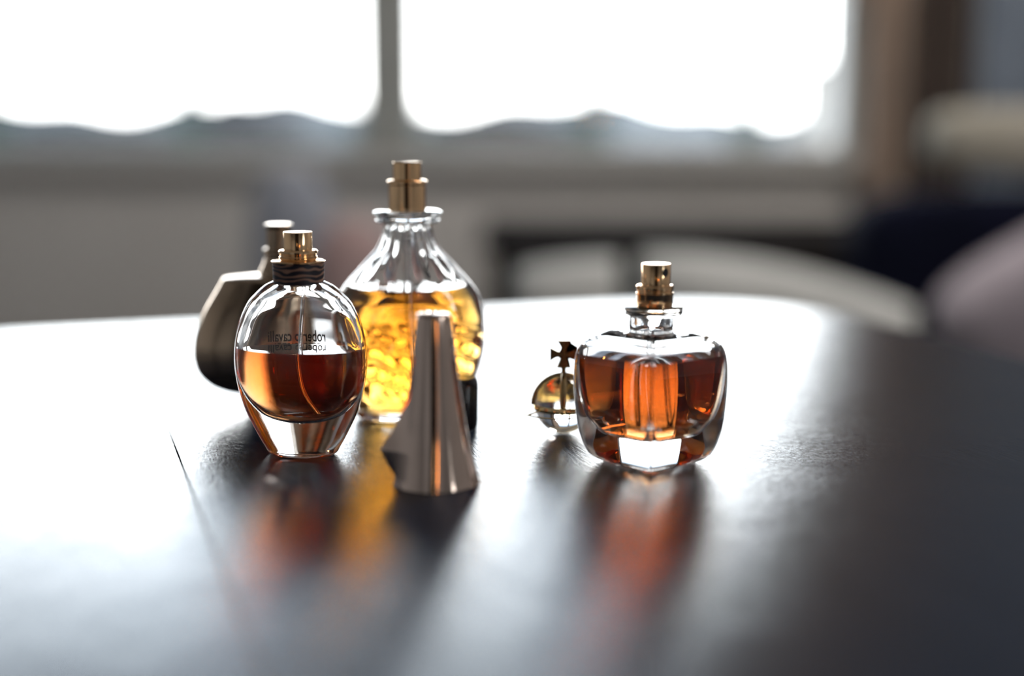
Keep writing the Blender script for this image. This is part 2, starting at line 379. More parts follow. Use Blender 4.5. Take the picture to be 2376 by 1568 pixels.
# low dark sideboard under the window
sb = thing('sideboard', 'low dark wooden sideboard against the wall under the window', 'sideboard', (0.62, 2.80, 0))
bm = bmesh.new(); box(bm, -.66, .66, -.22, .22, .06, .64, .01); from_bm('body', bm, M['darkwood'], sb, False)
bm = bmesh.new(); box(bm, -.68, .68, -.24, .24, .64, .665, .005); from_bm('top', bm, M['darkwood'], sb, False)
for xx in (-.6, .6):
    for yy in (-.17, .17):
        bm = bmesh.new(); tube(bm, [(xx, yy, 0), (xx, yy, .06)], .02); from_bm('leg', bm, M['darkwood'], sb)
for xx in (-.33, .33):
    bm = bmesh.new(); box(bm, xx - .31, xx + .31, -.235, -.221, .08, .62, .003); d = from_bm('door', bm, M['darkwood'], sb, False)
    bm = bmesh.new(); box(bm, xx * .15 - .01, xx * .15 + .01, -.25, -.236, .3, .42, .003); from_bm('handle', bm, M['gold'], d, False)
# pale armchair seen from behind
ac = thing('armchair', 'pale grey upholstered armchair with a rounded back, just beyond the table', 'armchair', (0.262, 2.10, 0), 0)
def back_cushion(x0, x1, top0, top1, crown):
    bm = bmesh.new(); rings = []; NB = 32
    for k in range(NB + 1):
        t = k / NB; u = -1 + 2 * t
        x = x0 + (x1 - x0) * t; rim = (1 - abs(u) ** 5) ** .5 if abs(u) < 1 else 0.02
        top = top0 + (top1 - top0) * t + crown * (1 - u * u); th = .02 + .05 * rim; z0 = .16
        rings.append([Vector((x, -.26 + yy * th, zz)) for (yy, zz) in ((-1, z0), (-1, top - .06), (-.75, top - .02), (0, top), (.75, top - .02), (1, top - .06), (1, z0))])
    loft(bm, rings, True, True); return from_bm('back_cushion', bm, M['pale'], ac, angle=50)
back_cushion(-.258, -.125, .690, .705, .004)
back_cushion(-.098, .262, .712, .640, .020)
soft('seat', (0, .05, .37), (.50, .50, .18), M['pale'], parent=ac)
for s in (-1, 1): soft('armrest', (s * .26, 0.04, .36), (.10, .48, .40), M['pale'], parent=ac)
for sx_ in (-.22, .22):
    for sy_ in (-.2, .2):
        bm = bmesh.new(); tube(bm, [(sx_, sy_, 0), (sx_, sy_, .2)], [.015, .022]); from_bm('leg', bm, M['darkwood'], ac)
# navy sofa along the right with cushions
sf = thing('sofa', 'dark navy sofa standing in the corner right of the window', 'sofa', (1.18, 1.95, 0))
soft('seat', (0, 0, .24), (1.2, 1.0, .30), M['navy'], parent=sf, puff=.25)
soft('backrest', (0, .50, .46), (1.2, .18, .59), M['navy'], parent=sf, puff=.2)
soft('armrest', (.55, 0, .40), (.16, 1.0, .40), M['navy'], parent=sf, puff=.3)
for s in (-.5, .5):
    for t in (-.4, .4):
        bm = bmesh.new(); tube(bm, [(s, t, 0), (s, t, .13)], .02); from_bm('leg', bm, M['darkwood'], sf)
p = soft('cushion', (1.02, 2.45, .830), (.62, .17, .12), M['beige'], (0, math.radians(3), 0), puff=.5)
tag(p, 'long beige bolster cushion lying on top of the dark sofa back', 'cushion')
p = soft('cushion', (.88, 2.22, .60), (.42, .15, .24), M['mauve'], (0, math.radians(-30), 0), puff=.5)
tag(p, 'mauve grey cushion leaning on the dark sofa, beside the table corner', 'cushion')
# long low grey sofa beneath the left part of the window, with two cushions
s2 = thing('sofa', 'long low grey sofa beneath the left half of the window', 'sofa', (-1.1, 2.55, 0))
soft('seat', (0, 0, .25), (1.9, .7, .30), M['grey_sofa'], parent=s2, puff=.2)
for s in (-.85, .85):
    for t in (-.25, .25):
        bm = bmesh.new(); tube(bm, [(s, t, 0), (s, t, .12)], .02); from_bm('leg', bm, M['darkwood'], s2)
p = soft('cushion', (-.415, 2.68, .60), (.16, .13, .38), M['blue_cloth'], (0, 0, 0), puff=.75)
tag(p, 'tall rounded blue-grey cushion by the wall, beyond the oval bottle', 'cushion')
p = soft('cushion', (-.275, 2.45, .56), (.15, .13, .30), M['pink_cloth'], (0, 0, 0), puff=.75)
tag(p, 'rounded dusty pink cushion by the wall, lower and right of the blue-grey one', 'cushion')
# curtains right of the window
def curtain(x0, x1, y, m, label, folds, inner=None):
    bm = bmesh.new(); n = folds * 12; rings = []
    for k in range(25):
        z = .02 + (2.38 - .02) * k / 24
        xa = inner(z) if inner else x0
        pts = [(xa + (x1 - xa) * i / n, y - .035 - .03 * math.sin(2 * PI * folds * i / n)) for i in range(n + 1)]
        rings.append([Vector((a, b_, z)) for a, b_ in pts] + [Vector((a, b_ + .006, z)) for a, b_ in reversed(pts)])
    loft(bm, rings, False, False)
    return tag(from_bm('curtain', bm, m), label, 'curtain')
def widened_edge(z):
    for (za, xa), (zb, xb) in zip(INNER_EDGE, INNER_EDGE[1:]):
        if za <= z <= zb: return xa + (xb - xa) * (z - za) / (zb - za)
INNER_EDGE = [(0, .765), (1.12, .755), (1.27, .63), (1.43, .52), (1.60, .45), (1.80, .42), (2.1, .42), (2.5, .42)]  # upper part, out of view, widened to dim the window's reflection in the table
curtain(.765, .845, YF - .05, M['tan'], 'narrow light brown curtain at the right edge of the window', 3, widened_edge)
curtain(.855, 0.985, YF - .05, M['brown'], 'dark brown curtain hanging between the light brown and slate grey curtains', 4)
curtain(1.0, 1.9, YF - .05, M['slate'], 'wide slate grey curtain hanging right of the brown one', 12)
rod = bmesh.new(); tube(rod, [(-2.5, YF - .08, 2.40), (1.97, YF - .08, 2.40)], .014)
tag(from_bm('curtain_rod', rod, M['darkwood']), 'dark curtain rod above the window', 'curtain rod')
# warm bulb added out of view to put orange glints in the metal
lp = thing('added_bulb_lamp', 'slim stand with a bare warm bulb, added out of view for orange glints in metal', 'lamp', (0.42, -0.75, 0))
lathe('base', [(0, .13), (.015, .13), (.03, .02)], M['darkwood'], lp)
lathe('pole', [(.03, .01), (.88, .01)], M['darkwood'], lp)
lathe('bulb', [(.880, .008)] + [(.915 + .026 * math.sin(t), .026 * math.cos(t)) for t in [(-1.2 + 2.7 * k / 16) for k in range(17)]], M['bulb_glow'], lp, 32)

# tall dark block with doors, added unseen to darken the metal's reflections
wd = thing('added_wardrobe', 'tall dark block with doors, added out of view to darken the core of metal reflections', 'added_wardrobe', (-.05, -1.75, 0))
bm = bmesh.new(); box(bm, -.55, .55, -.28, .28, 0, 2.05, .01); from_bm('body', bm, M['darkwood'], wd, False)
for xx in (-.27, .27):
    bm = bmesh.new(); box(bm, xx - .255, xx + .255, .281, .30, .08, 1.98, .004); d = from_bm('door', bm, M['darkwood'], wd, False)
    bm = bmesh.new(); box(bm, xx * .15 - .01, xx * .15 + .01, .301, .32, .95, 1.10, .003); from_bm('handle', bm, M['gold'], d, False)
# flush light added out of view to brighten the wall and chairs
cl = thing('added_ceiling_light', 'round flush light added out of view to brighten the wall and seats by the window', 'ceiling light', (0.85, 1.75, ZC - .06))
lathe('frame', [(.0, .285), (.0, .30), (.06, .30)], M['white'], cl)
lathe('diffuser', [(-.014, .22), (-.010, .26), (-.001, .28)], M['diffuser'], cl)

# ================================================================== TABLE
TA = math.radians(18)
er = Vector((math.cos(TA), math.sin(TA), 0)); gr = Vector((math.sin(TA), -math.cos(TA), 0))   # along the far edge, along the grain
corner = Vector((0.205, 1.10, 0))
tb = thing('table', 'dark lacquered wooden table reflecting the bright window', 'table', (corner.x, corner.y, 0), TA)
TW, TL = 1.7, 0.98      # local x from -TW..0, y from -TL..0
bm = bmesh.new()
seams = [0, -.488, -.488 - .40, -.488 - .80, -TW]
for i, (a, b_) in enumerate(zip(seams, seams[1:])):
    g = 0.00028; xl, xr = b_ + (g if b_ != -TW else 0), a - (g if a else 0); e_ = .0012
    def outline(ins):
        o_ = []
        def corner_(cx, cy_, sx, sy, rad):
            if rad == 0: o_.append((cx - sx * ins, cy_ - sy * ins)); return
            for k in range(17):
                t = PI / 2 * k / 16; c0, s0 = math.cos(t), math.sin(t)
                if sx * sy < 0: c0, s0 = s0, c0
                o_.append((cx - sx * rad + sx * (rad - ins) * c0, cy_ - sy * rad + sy * (rad - ins) * s0))
        corner_(xr, 0, 1, 1, .13 if a == 0 else 0); corner_(xl, 0, -1, 1, .13 if b_ == -TW else 0)
        corner_(xl, -TL, -1, -1, .13 if b_ == -TW else 0); corner_(xr, -TL, 1, -1, .13 if a == 0 else 0)
        return o_
    loft(bm, [[Vector((x, y, z)) for x, y in outline(ins)] for ins, z in ((.0003, TZ - .035), (0, TZ - .034), (0, TZ - .0003), (.0001, TZ - .0001), (.0003, TZ))], True, True)
top = from_bm('tabletop', bm, M['wood'], tb, False)
bm = bmesh.new()
box(bm, -TW + .08, -.08, -.10, -.08, TZ - .12, TZ - .035); box(bm, -TW + .08, -.08, -TL + .08, -TL + .10, TZ - .12, TZ - .035)
box(bm, -TW + .08, -TW + .10, -TL + .10, -.10, TZ - .12, TZ - .035); box(bm, -.10, -.08, -TL + .10, -.10, TZ - .12, TZ - .035)
from_bm('apron', bm, M['wood'], tb, False)
for xx in (-.11, -TW + .11):
    for yy in (-.11, -TL + .11):
        bm = bmesh.new(); box(bm, xx - .03, xx + .03, yy - .03, yy + .03, 0, TZ - .035, .003); from_bm('leg', bm, M['wood'], tb, False)

# ================================================================== BOTTLES
LIFT = 0.0002
def sprayer(parent, z0, rows, m, nozzle=None):
    """rows: [(z, r)] of the metal pump collar then the button, as two parts"""
    return lathe('spray_pump', rows, m, parent, 72, 40)
def cavity_and_body(parent, outer, inner, name='glass_body', mname='glass', angle=None):
    bm = bmesh.new(); loft(bm, outer); loft(bm, inner, flip=True)
    return from_bm(name, bm, M[mname], parent, angle=angle)
def liquid(parent, inner_fn, zl, m, grow, name='liquid'):
    """inner_fn: list of (z, ring_fn(z_index, grow)); cut at zl"""
    bm = bmesh.new(); loft(bm, inner_fn); return from_bm(name, bm, m, parent, angle=60)
def interp(pr, z):
    for a, b_ in zip(pr, pr[1:]):
        if a[0] <= z <= b_[0]:
            t = (z - a[0]) / max(b_[0] - a[0], 1e-9)
            return tuple(x + (y - x) * t for x, y in zip(a, b_))
    return pr[0] if z < pr[0][0] else pr[-1]

# ---------------------------------------------------------------- oval bottle (left, in focus)
c1 = on_table(703, 1052); D1 = c1.y
b1 = thing('perfume_bottle', 'oval clear glass perfume bottle half full of amber liquid with zebra-striped collar', 'perfume bottle', c1 + Vector((0, 0, LIFT)), math.radians(-9))
P1 = prof(D1, [(1052, 78), (1048, 83), (1040, 87), (1009, 105), (950, 134), (888, 151), (830, 156), (762, 147), (709, 124), (686, 104), (668, 84), (658, 66), (652, 50)])
z0 = P1[0][0]; P1 = [(z - z0,) + r for z, *r in [(p[0], (p[1],)) for p in P1] for r in [tuple(r[0])]] if False else [(p[0] - z0, p[1]) for p in P1]
P1s = resample(P1, 8)
DEP1 = 0.66
outer = [ell(r, r * (DEP1 + .0), max(z, 0), 128, 2.15) for z, r in P1s]
outer = [[v + Vector((0, 0, 0)) for v in r] for r in outer]
outer.insert(0, ell(P1[0][1] * .94, P1[0][1] * .94 * DEP1, 0, 128, 2.15))
outer = [outer[0]] + [[Vector((v.x, v.y, v.z + (0.0006))) for v in r] for r in outer[1:]]
I1 = prof(D1, [(968, 6), (966, 32), (958, 62), (945, 84), (913, 112), (872, 131), (830, 136), (794, 134), (740, 116), (706, 92), (684, 64), (672, 40), (664, 32)])
I1 = [(p[0] - z0, p[1]) for p in I1]
I1s = resample(I1, 8)
ID1 = .56
SH1 = 0.0006
inner = [ell(r, r * ID1, z, 128, 2.15, SH1) for z, r in I1s]
cavity_and_body(b1, outer, inner)
zl1 = at(703, 808, D1).z - TZ - z0
cut = [p for p in I1s if p[0] < zl1] ; cut.append(interp(I1s, zl1))
GR = 0.00012
bm = bmesh.new(); rr_ = [ell(r + GR, r * ID1 + GR, z - (GR if i == 0 else 0), 128, 2.15, SH1) for i, (z, r) in enumerate(cut)]
loft(bm, rr_); from_bm('liquid', bm, M['amber'], b1, angle=60)
# collar, rim, pump
def Z1(y): return at(703, y, D1).z - TZ - z0
u1 = (D1 * cp + .07 * sp) / FPX
lathe('collar', [(Z1(659), 52 * u1), (Z1(657), 59 * u1), (Z1(610), 60 * u1), (Z1(609), 57 * u1)], M['zebra'], b1)
lathe('collar_rim', [(Z1(609), 60 * u1), (Z1(607.5), 62.5 * u1), (Z1(605.5), 62.5 * u1), (Z1(604), 60 * u1)], M['gold'], b1)
lathe('pump_ring', [(Z1(604), 41 * u1), (Z1(600), 44 * u1), (Z1(596), 44.5 * u1), (Z1(593), 42 * u1), (Z1(591), 42 * u1), (Z1(588), 45.5 * u1), (Z1(583), 45.5 * u1), (Z1(580), 43 * u1), (Z1(579), 34 * u1)], M['gold'], b1)
lathe('spray_button', [(Z1(580), 33.5 * u1), (Z1(540), 33.5 * u1), (Z1(538.3), 32.5 * u1), (Z1(538), 31 * u1)], M['gold'], b1)
bm = bmesh.new()
tp = [at(x, y, D1) for x, y in ((707, 668), (704, 700), (701, 740), (698, 780), (697, 815), (699, 850), (706, 890), (719, 920), (740, 952))]
tp = [Vector((p.x - c1.x, 0, p.z - TZ - z0)) for p in tp]
tp = [Vector(v) for v in resample([tuple(v) for v in tp], 5)]
tube(bm, tp, 0.00085, 12); from_bm('dip_tube', bm, M['plastic'], b1)
# printed lettering on the far face, read from the window side
def lettering(text, size, zc, xc, outer_at, parent, name):
    cu = bpy.data.curves.new('t', 'FONT'); cu.body = text; cu.size = size; cu.align_x = 'CENTER'; cu.align_y = 'CENTER'; cu.offset = 0.00006
    cu.resolution_u = 3
    to = bpy.data.objects.new('t', cu); C.objects.link(to)
    me = bpy.data.meshes.new_from_object(to.evaluated_get(bpy.context.evaluated_depsgraph_get()))
    bpy.data.objects.remove(to)
    bm = bmesh.new(); bm.from_mesh(me)
    bmesh.ops.subdivide_edges(bm, edges=bm.edges, cuts=1)
    for v in bm.verts:
        x, y = -v.co.x + xc, v.co.y * 1.45 + zc
        v.co = Vector((x, outer_at(x, y) + 0.00015, y))
    me2 = bpy.data.meshes.new(name); bm.to_mesh(me2); bm.free()
    return link(name, me2, M['ink'], parent, False)
def back1(x, z):
    r = interp(P1s, z)[1]; return r * DEP1 * max(1 - abs(x / r) ** 2.15, 0) ** (1 / 2.15)
lettering('roberto cavalli', 0.0042, Z1(793), -0.0068, back1, b1, 'lettering')
lettering('EAU DE PARFUM', 0.0026, Z1(816), -0.0068, back1, b1, 'small_lettering')

# ---------------------------------------------------------------- heart-plan bottle (right, in focus)
c3 = on_table(1506, 1070); D3 = c3.y
b3 = thing('perfume_bottle', 'wide apple-shaped glass perfume bottle of red-orange liquid, right of the orb cap', 'perfume bottle', c3 + Vector((0, 0, LIFT)), math.radians(-4.5))
def rpoly(pts, rad, seg=6):
    """rounded polygon outline, dense, with fixed sample count"""
    out = []
    m = len(pts)
    for i in range(m):
        p0 = Vector(pts[i - 1]); p1 = Vector(pts[i]); p2 = Vector(pts[(i + 1) % m]); r = rad[i]
        a = (p0 - p1).normalized(); b_ = (p2 - p1).normalized()
        q0 = p1 + a * r; q1 = p1 + b_ * r
        for k in range(seg + 1):
            t = k / seg
            out.append((1 - t) ** 2 * q0 + 2 * t * (1 - t) * p1 + t * t * q1)
        e0 = q1; e1 = p2 - b_ * rad[(i + 1) % m]
        for k in range(1, 8): out.append(e0.lerp(e1, k / 8))
    return out
# unit outline: x in -1..1 (width), y front -1 (towards the viewer)
PL = rpoly([(0, -1.0), (1.12, 0), (0, 1.0), (-1.12, 0)], [.035, .34, .035, .34], 10)
kmax = max(v.x for v in PL); PL = [Vector((v.x / kmax, v.y)) for v in PL]
def planring(a, bdep, z, wc=0.0, rc=0.0):
    out = []
    for v in PL:
        p = Vector((v.x * a, v.y * bdep, z))
        if wc > 0:
            th = math.atan2(v.y * .8, v.x); q = Vector((rc * math.cos(th), rc * math.sin(th), z))
            p = p.lerp(q, wc)
        out.append(p)
    return out
P3 = prof(D3, [(1070, 108, 105.8), (1067, 118, 115.6), (1061, 130, 127.4), (1052, 142, 139.2), (1030, 155, 151.9), (994, 167, 163.7), (948, 174, 170.5), (896, 178, 174.4), (850, 177.5, 173.9), (818, 172, 168.6), (797, 160, 156.8), (783, 142, 139.2), (777, 118, 115.6)])
z3 = P3[0][0]; P3 = [(p[0] - z3, p[1], p[2]) for p in P3]
P3s = resample(P3, 6)
outer = [planring(P3[0][1] * .99, P3[0][2] * .99, 0)] + [planring(a, d, z + .0003) for z, a, d in P3s]
zt = P3[-1][0] + .0007; at_, dt_ = P3[-1][1], P3[-1][2]
u3 = (D3 * cp + .08 * sp) / FPX
def Z3(y): return at(1506, y, D3).z - TZ - z3
for t, wz in ((.25, .35), (.5, .65), (.75, .85), (.95, .97), (1, 1.0)):
    outer.append(planring(at_ * (1 - t) + 52 * u3 * t, dt_ * (1 - t) + 52 * u3 * t, zt + .0018 * math.sin(wz * PI / 2), wz ** 2, 52 * u3 * t + at_ * (1 - t) * .8))
for y in (770, 766, 745, 735, 731):
    outer.append(planring(1, 1, Z3(y), 1.0, (53 if y in (770,) else 51 if y > 740 else 50) * u3))
I3 = prof(D3, [(1004, 10, 9.8), (1002, 60, 58.8), (996, 92, 90.2), (983, 112, 109.8), (962, 134, 131.3), (924, 150, 147.0), (868, 159, 155.8), (812, 161, 157.8), (795, 152, 149.0), (785, 130, 127.4), (780, 100, 98.0)])
I3 = [(p[0] - z3, p[1], p[2]) for p in I3]; I3s = resample(I3, 6)
inner = [planring(a, d, z) for z, a, d in I3s]
zi = I3[-1][0]; ai, di = I3[-1][1], I3[-1][2]
for t in (.3, .6, .85, 1.0):
    inner.append(planring(ai * (1 - t) + 34 * u3 * t, di * (1 - t) + 34 * u3 * t, zi + .0010 * t, t * t, 34 * u3 * t + ai * .8 * (1 - t)))
inner.append(planring(1, 1, Z3(760), 1.0, 34 * u3)); inner.append(planring(1, 1, Z3(738), 1.0, 34 * u3))
cavity_and_body(b3, outer, inner, angle=40)
zl3 = Z3(822)
cut = [p for p in I3s if p[0] < zl3]; cut.append(interp(I3s, zl3))
bm = bmesh.new(); loft(bm, [planring(a + GR, d + GR, z - (GR if i == 0 else 0)) for i, (z, a, d) in enumerate(cut)])
from_bm('liquid', bm, M['copper'], b3, angle=60)
lathe('collar_disc', [(Z3(731), 60 * u3), (Z3(729), 66 * u3), (Z3(723), 68 * u3), (Z3(721.5), 66.5 * u3), (Z3(720), 68 * u3), (Z3(713), 68 * u3), (Z3(711), 65 * u3)], M['disc'], b3)
lathe('pump_ring', [(Z3(711), 41 * u3), (Z3(708), 42.5 * u3), (Z3(684), 42.5 * u3), (Z3(682), 43.8 * u3), (Z3(679), 43.8 * u3), (Z3(678), 41.5 * u3), (Z3(674), 41.5 * u3), (Z3(671), 43.8 * u3), (Z3(664), 43.8 * u3), (Z3(661), 41 * u3), (Z3(660), 34 * u3)], M['gold'], b3)
sbn = lathe('spray_button', [(Z3(661), 34 * u3), (Z3(613.5), 34 * u3), (Z3(612), 33 * u3), (Z3(611.7), 31 * u3)], M['gold'], b3)
th = math.asin(31 / 34) * -1; 
ang = -PI / 2 + math.asin(21 / 34.)
bm = bmesh.new()
nz_r = 34 * u3
for k in range(1):
    rings = []
    for off in (-.0006, .00042):
        ring = []
        for i in range(24):
            t = 2 * PI * i / 24; da = 0.0013 * math.cos(t) / nz_r; dz = 0.00175 * math.sin(t)
            ring.append(Vector(((nz_r + off) * math.cos(ang + da), (nz_r + off) * math.sin(ang + da), Z3(630) + dz)))
        rings.append(ring)
    loft(bm, rings, True, True, flip=True)
from_bm('nozzle', bm, M['ink'], sbn, angle=40)
lathe('pump_housing', [(Z3(771), 2), (Z3(768), 5), (Z3(760), 9), (Z3(757), 20), (Z3(742), 24), (Z3(731), 24)] if False else [(Z3(772), 3 * u3), (Z3(766), 8 * u3), (Z3(760), 10 * u3), (Z3(756), 18 * u3), (Z3(742), 23 * u3), (Z3(731), 23 * u3)], M['plastic'], b3)
for ch in b3.children:
    if ch.name.startswith('spray_button'): ch.location.x = 9 * u3
    elif ch.name.startswith('pump_ring'): ch.location.x = 7 * u3
    elif ch.name.startswith('collar_disc'): ch.location.x = 5 * u3
bm = bmesh.new(); tube(bm, [Vector(v) for v in resample([(0, 0, Z3(770)), (0, 0, Z3(830)), (.0006, 0.001, Z3(900)), (.002, 0.003, Z3(985))], 6)], .0013, 12); from_bm('dip_tube', bm, M['plastic'], b3)

# ---------------------------------------------------------------- tall flask with yellow liquid (behind)
c2 = on_table(951, 966); D2 = c2.y
b2 = thing('perfume_bottle', 'large drop-shaped glass perfume bottle with yellow liquid and embossed pattern', 'perfume bottle', c2 + Vector((0, 0, LIFT)), math.radians(6))
P2 = prof(D2, [(966, 120), (961, 125), (948, 129), (926, 134), (878, 158), (817, 175), (774, 178.5), (709, 173), (670, 153), (626, 114), (600, 90), (579, 72), (550, 60), (522, 55), (518, 56)])
z2 = P2[0][0]; P2 = [(p[0] - z2, p[1]) for p in P2]; P2s = resample(P2, 10)
u2 = (D2 * cp + .1 * sp) / FPX
def Z2(y): return at(951, y, D2).z - TZ - z2
DP2 = .60
def relief(x, z, zc):
    """embossed figure on the far face: concentric arches above a draped figure"""
    dx, dz = x, z - zc
    r = math.hypot(dx, dz); h = 0
    if dz > -0.002: h += .9 * math.exp(-((r - .019) / .0022) ** 2) + .6 * math.exp(-((r - .0125) / .0018) ** 2)
    h += .9 * math.exp(-(dx ** 2 + (dz - .002) ** 2) / .006 ** 2)
    if dz < 0: h += .5 * (math.sin(dx * 900 + math.sin(dz * 420) * 2.2) * math.exp(-(dx / .02) ** 2)) + .35 * math.sin(dz * 800 + dx * 300)
    h += .12 * math.sin(x * 520 + 1.3) * math.sin(z * 380 + .4)
    return h
def ring2(r, dep, z, emb, n=200):
    out = []
    wr = min(max((P2[-3][0] - z) / .03, 0), 1)
    depf = DP2 * wr + 1.0 * (1 - wr)
    for v in ell(r, r * depf * dep, z, n, 2.0):
        if emb and z < Z2(690) and z > Z2(940) and v.y > 0:
            fade = min((Z2(690) - z) / .006, 1) * min((z - Z2(940)) / .006, 1) * min(v.y / (r * DP2) / .35, 1)
            v = v + Vector((0, .0011 * relief(v.x, z, Z2(770)) * fade, 0))
        if z > Z2(660) and z < Z2(530):
            th = math.atan2(v.y, v.x); k = 1 + .022 * math.cos(12 * th) * min((z - Z2(660)) / .012, 1)
            v = Vector((v.x * k, v.y * k, z))
        out.append(v)
    return out
outer = [ring2(P2[0][1] * .95, 1, 0, False)] + [ring2(r, 1, z + .0008, True) for z, r in P2s]
I2s = [(z, max(r - .0042, .3 * r)) for z, r in P2s if z > Z2(948)]
z_b = I2s[0][0]
inner = [ring2(I2s[0][1] * k, .88, z_b - .0015 * (1 - k ** 3), False) for k in (.3, .6, .85)] + [ring2(r, .88, z, False) for z, r in I2s]
cavity_and_body(b2, outer, inner)
zl2 = Z2(668)
cut = [(z_b - .0015 * (1 - k ** 3), I2s[0][1] * k) for k in (.3, .6, .85)] + [p for p in I2s if p[0] < zl2] + [interp(I2s, zl2)]
bm = bmesh.new(); loft(bm, [ring2(r + GR, .885, z - (GR if i < 3 else 0), False) for i, (z, r) in enumerate(cut)]); from_bm('liquid', bm, M['yellow'], b2, angle=60)
lathe('neck_flange', [(Z2(519), 58 * u2), (Z2(517), 70 * u2), (Z2(511), 74 * u2), (Z2(508), 70 * u2), (Z2(505), 70 * u2), (Z2(501), 79 * u2), (Z2(492), 79 * u2), (Z2(489), 74 * u2)], M['glass'], b2)
lathe('pump_ring', [(Z2(489), 43 * u2), (Z2(430), 43 * u2), (Z2(427), 46 * u2), (Z2(421), 46 * u2), (Z2(418), 42 * u2), (Z2(417), 32 * u2)], M['gold'], b2)
lathe('spray_button', [(Z2(418), 32.5 * u2), (Z2(378), 32.5 * u2), (Z2(376), 31 * u2)], M['gold'], b2)
bm = bmesh.new(); tube(bm, [Vector(v) for v in resample([(0, 0, Z2(520)), (0, 0, Z2(700)), (.002, 0, Z2(820)), (.006, 0, Z2(925))], 6)], .0014, 12); from_bm('dip_tube', bm, M['plastic'], b2)

# ---------------------------------------------------------------- opaque brown-gold bottle (far left, behind)
c4 = on_table(657, 938); D4 = c4.y
b4 = thing('perfume_bottle', 'opaque brown-gold pebble-shaped perfume bottle, partly hidden behind the oval bottle', 'perfume bottle', c4 + Vector((0, 0, LIFT)), math.radians(4))
P4 = prof(D4, [(938, 60), (930, 72), (915, 88), (906, 108), (897, 140), (884, 166), (862, 188), (838, 198), (808, 201), (768, 194), (717, 174), (670, 146), (646, 132)])
z4 = P4[0][0]; P4 = [(p[0] - z4, p[1]) for p in P4]; P4s = resample(P4, 8)
def Z4(y): return at(657, y, D4).z - TZ - z4
u4 = (D4 * cp + .1 * sp) / FPX
bm = bmesh.new()
def ring4(r, z, ins=0):   # wider on the left than on the right of the spray neck
    lf, rt = r, min(r, 60 * u4 + .10 * max(r - 60 * u4, 0))
    return ell((lf + rt) / 2 - ins, r * .40 + .004 - ins, max(z, 0), 128, 2.6, (rt - lf) / 2)
loft(bm, [ring4(r, z) for z, r in P4s] + [ring4(P4[-1][1], P4[-1][0] + .0006, .0006), [v + Vector((-18 * u4, 0, 0)) for v in ell(54 * u4, 42 * u4, Z4(638), 128, 2.3)]], True, True)
from_bm('body', bm, M['brown_gold'], b4, angle=40)
lathe('shoulder_ring', [(Z4(640), 48 * u4), (Z4(622), 44 * u4), (Z4(618), 40 * u4), (Z4(600), 34 * u4)], M['brown_gold'], b4)
lathe('pump_ring', [(Z4(601), 33 * u4), (Z4(590), 33 * u4), (Z4(587), 36 * u4), (Z4(579), 36 * u4), (Z4(576), 32 * u4)], M['brown_gold'], b4)
lathe('spray_button', [(Z4(577), 28 * u4), (Z4(532), 28 * u4), (Z4(528), 31 * u4), (Z4(522), 31.5 * u4), (Z4(520), 29 * u4)], M['brown_gold'], b4)

# ---------------------------------------------------------------- draped trumpet-shaped cap
c5 = on_table(1008, 1122); D5 = c5.y
b5 = thing('bottle_cap', 'tall flared bronze metal cap shaped like draped cloth, standing in front', 'bottle cap', c5 + Vector((0, 0, LIFT)))
P5 = prof(D5, [(1122, 96), (1100, 91), (1060, 83), (1010, 74), (961, 67), (900, 59), (840, 52), (790, 46.5), (740, 40.5), (733, 39), (731, 37)])
# centre line drifts: (left + right) / 2
z5 = P5[0][0]; P5 = [(p[0] - z5, p[1]) for p in P5]; P5s = resample(P5, 10)
H5 = P5[-1][0]
def cap_ring(r, z, n=192, ins=0.0):
    t = 1 - min(z / H5, 1); out = []
    for i in range(n):
        a = 2 * PI * i / n
        k = 1 + t ** 1.3 * (.012 * math.cos(5 * a + .6 + 1.2 * t) + .008 * math.cos(9 * a + 2.0))
        ar = a if a < PI else a - 2 * PI
        k += t ** 1.6 * .09 * math.exp(-(ar / .20) ** 2)      # fold running out to the right
        k -= t * .03 * math.exp(-((ar + .75) / .2) ** 2)
        f = 0.0                                                # free corner of the drape on the left
        if .42 < t <= .79: f = ((t - .42) / .37) ** 1.5
        elif t > .79: f = max(1 - (t - .79) / .16, -.0)
        da = abs(ar + PI * .97) if ar < 0 else abs(ar - PI * 1.03 )
        k += .60 * f * math.exp(-(min(da, 2 * PI - da) / .24) ** 1.2)
        yy = 0.93
        out.append(Vector(((r * k - ins) * math.cos(a) + 0.0003, (r * k * yy - ins) * math.sin(a), z)))
    return out
bm = bmesh.new()
rings = [cap_ring(r, max(z, 0)) for z, r in P5s]
inn = [cap_ring(r, z, ins=.0009) for z, r in P5s if z < H5 * .9]
# outer skin with closed top, inner skin, joined at the lower rim
vr = loft(bm, rings, False, True)
vi = loft(bm, [[v.copy() for v in r] for r in inn], False, True, flip=True)
for i in range(len(vr[0])):
    j = (i + 1) % len(vr[0]); bm.faces.new((vr[0][j], vr[0][i], vi[0][i], vi[0][j]))
body5 = from_bm('body', bm, M['bronze'], b5, angle=45)
lathe('top_plate', [(H5 - .0003, .0062), (H5 + .0004, .0062), (H5 + .0006, .0058)], M['bronze'], b5)

# ---------------------------------------------------------------- orb cap with cross
c6 = on_table(1307, 1003); D6 = c6.y
b6 = thing('bottle_cap', 'small golden orb cap with a flared cross and a thin ring', 'bottle cap', c6 + Vector((0, 0, LIFT)))
u6 = (D6 * cp + .12 * sp) / FPX
R6 = 67 * u6
cz6 = R6 * .985
pr = []
for k in range(0, 41):
    ph = -PI / 2 + .17 + (PI - .17) * k / 40
    pr.append((cz6 + R6 * math.sin(ph), max(R6 * math.cos(ph), 1e-5)))
z6 = pr[0][0]; pr = [(z - z6, r) for z, r in pr]; cz6 -= z6
lathe('orb', pr, M['glass'], b6, 96, 60)
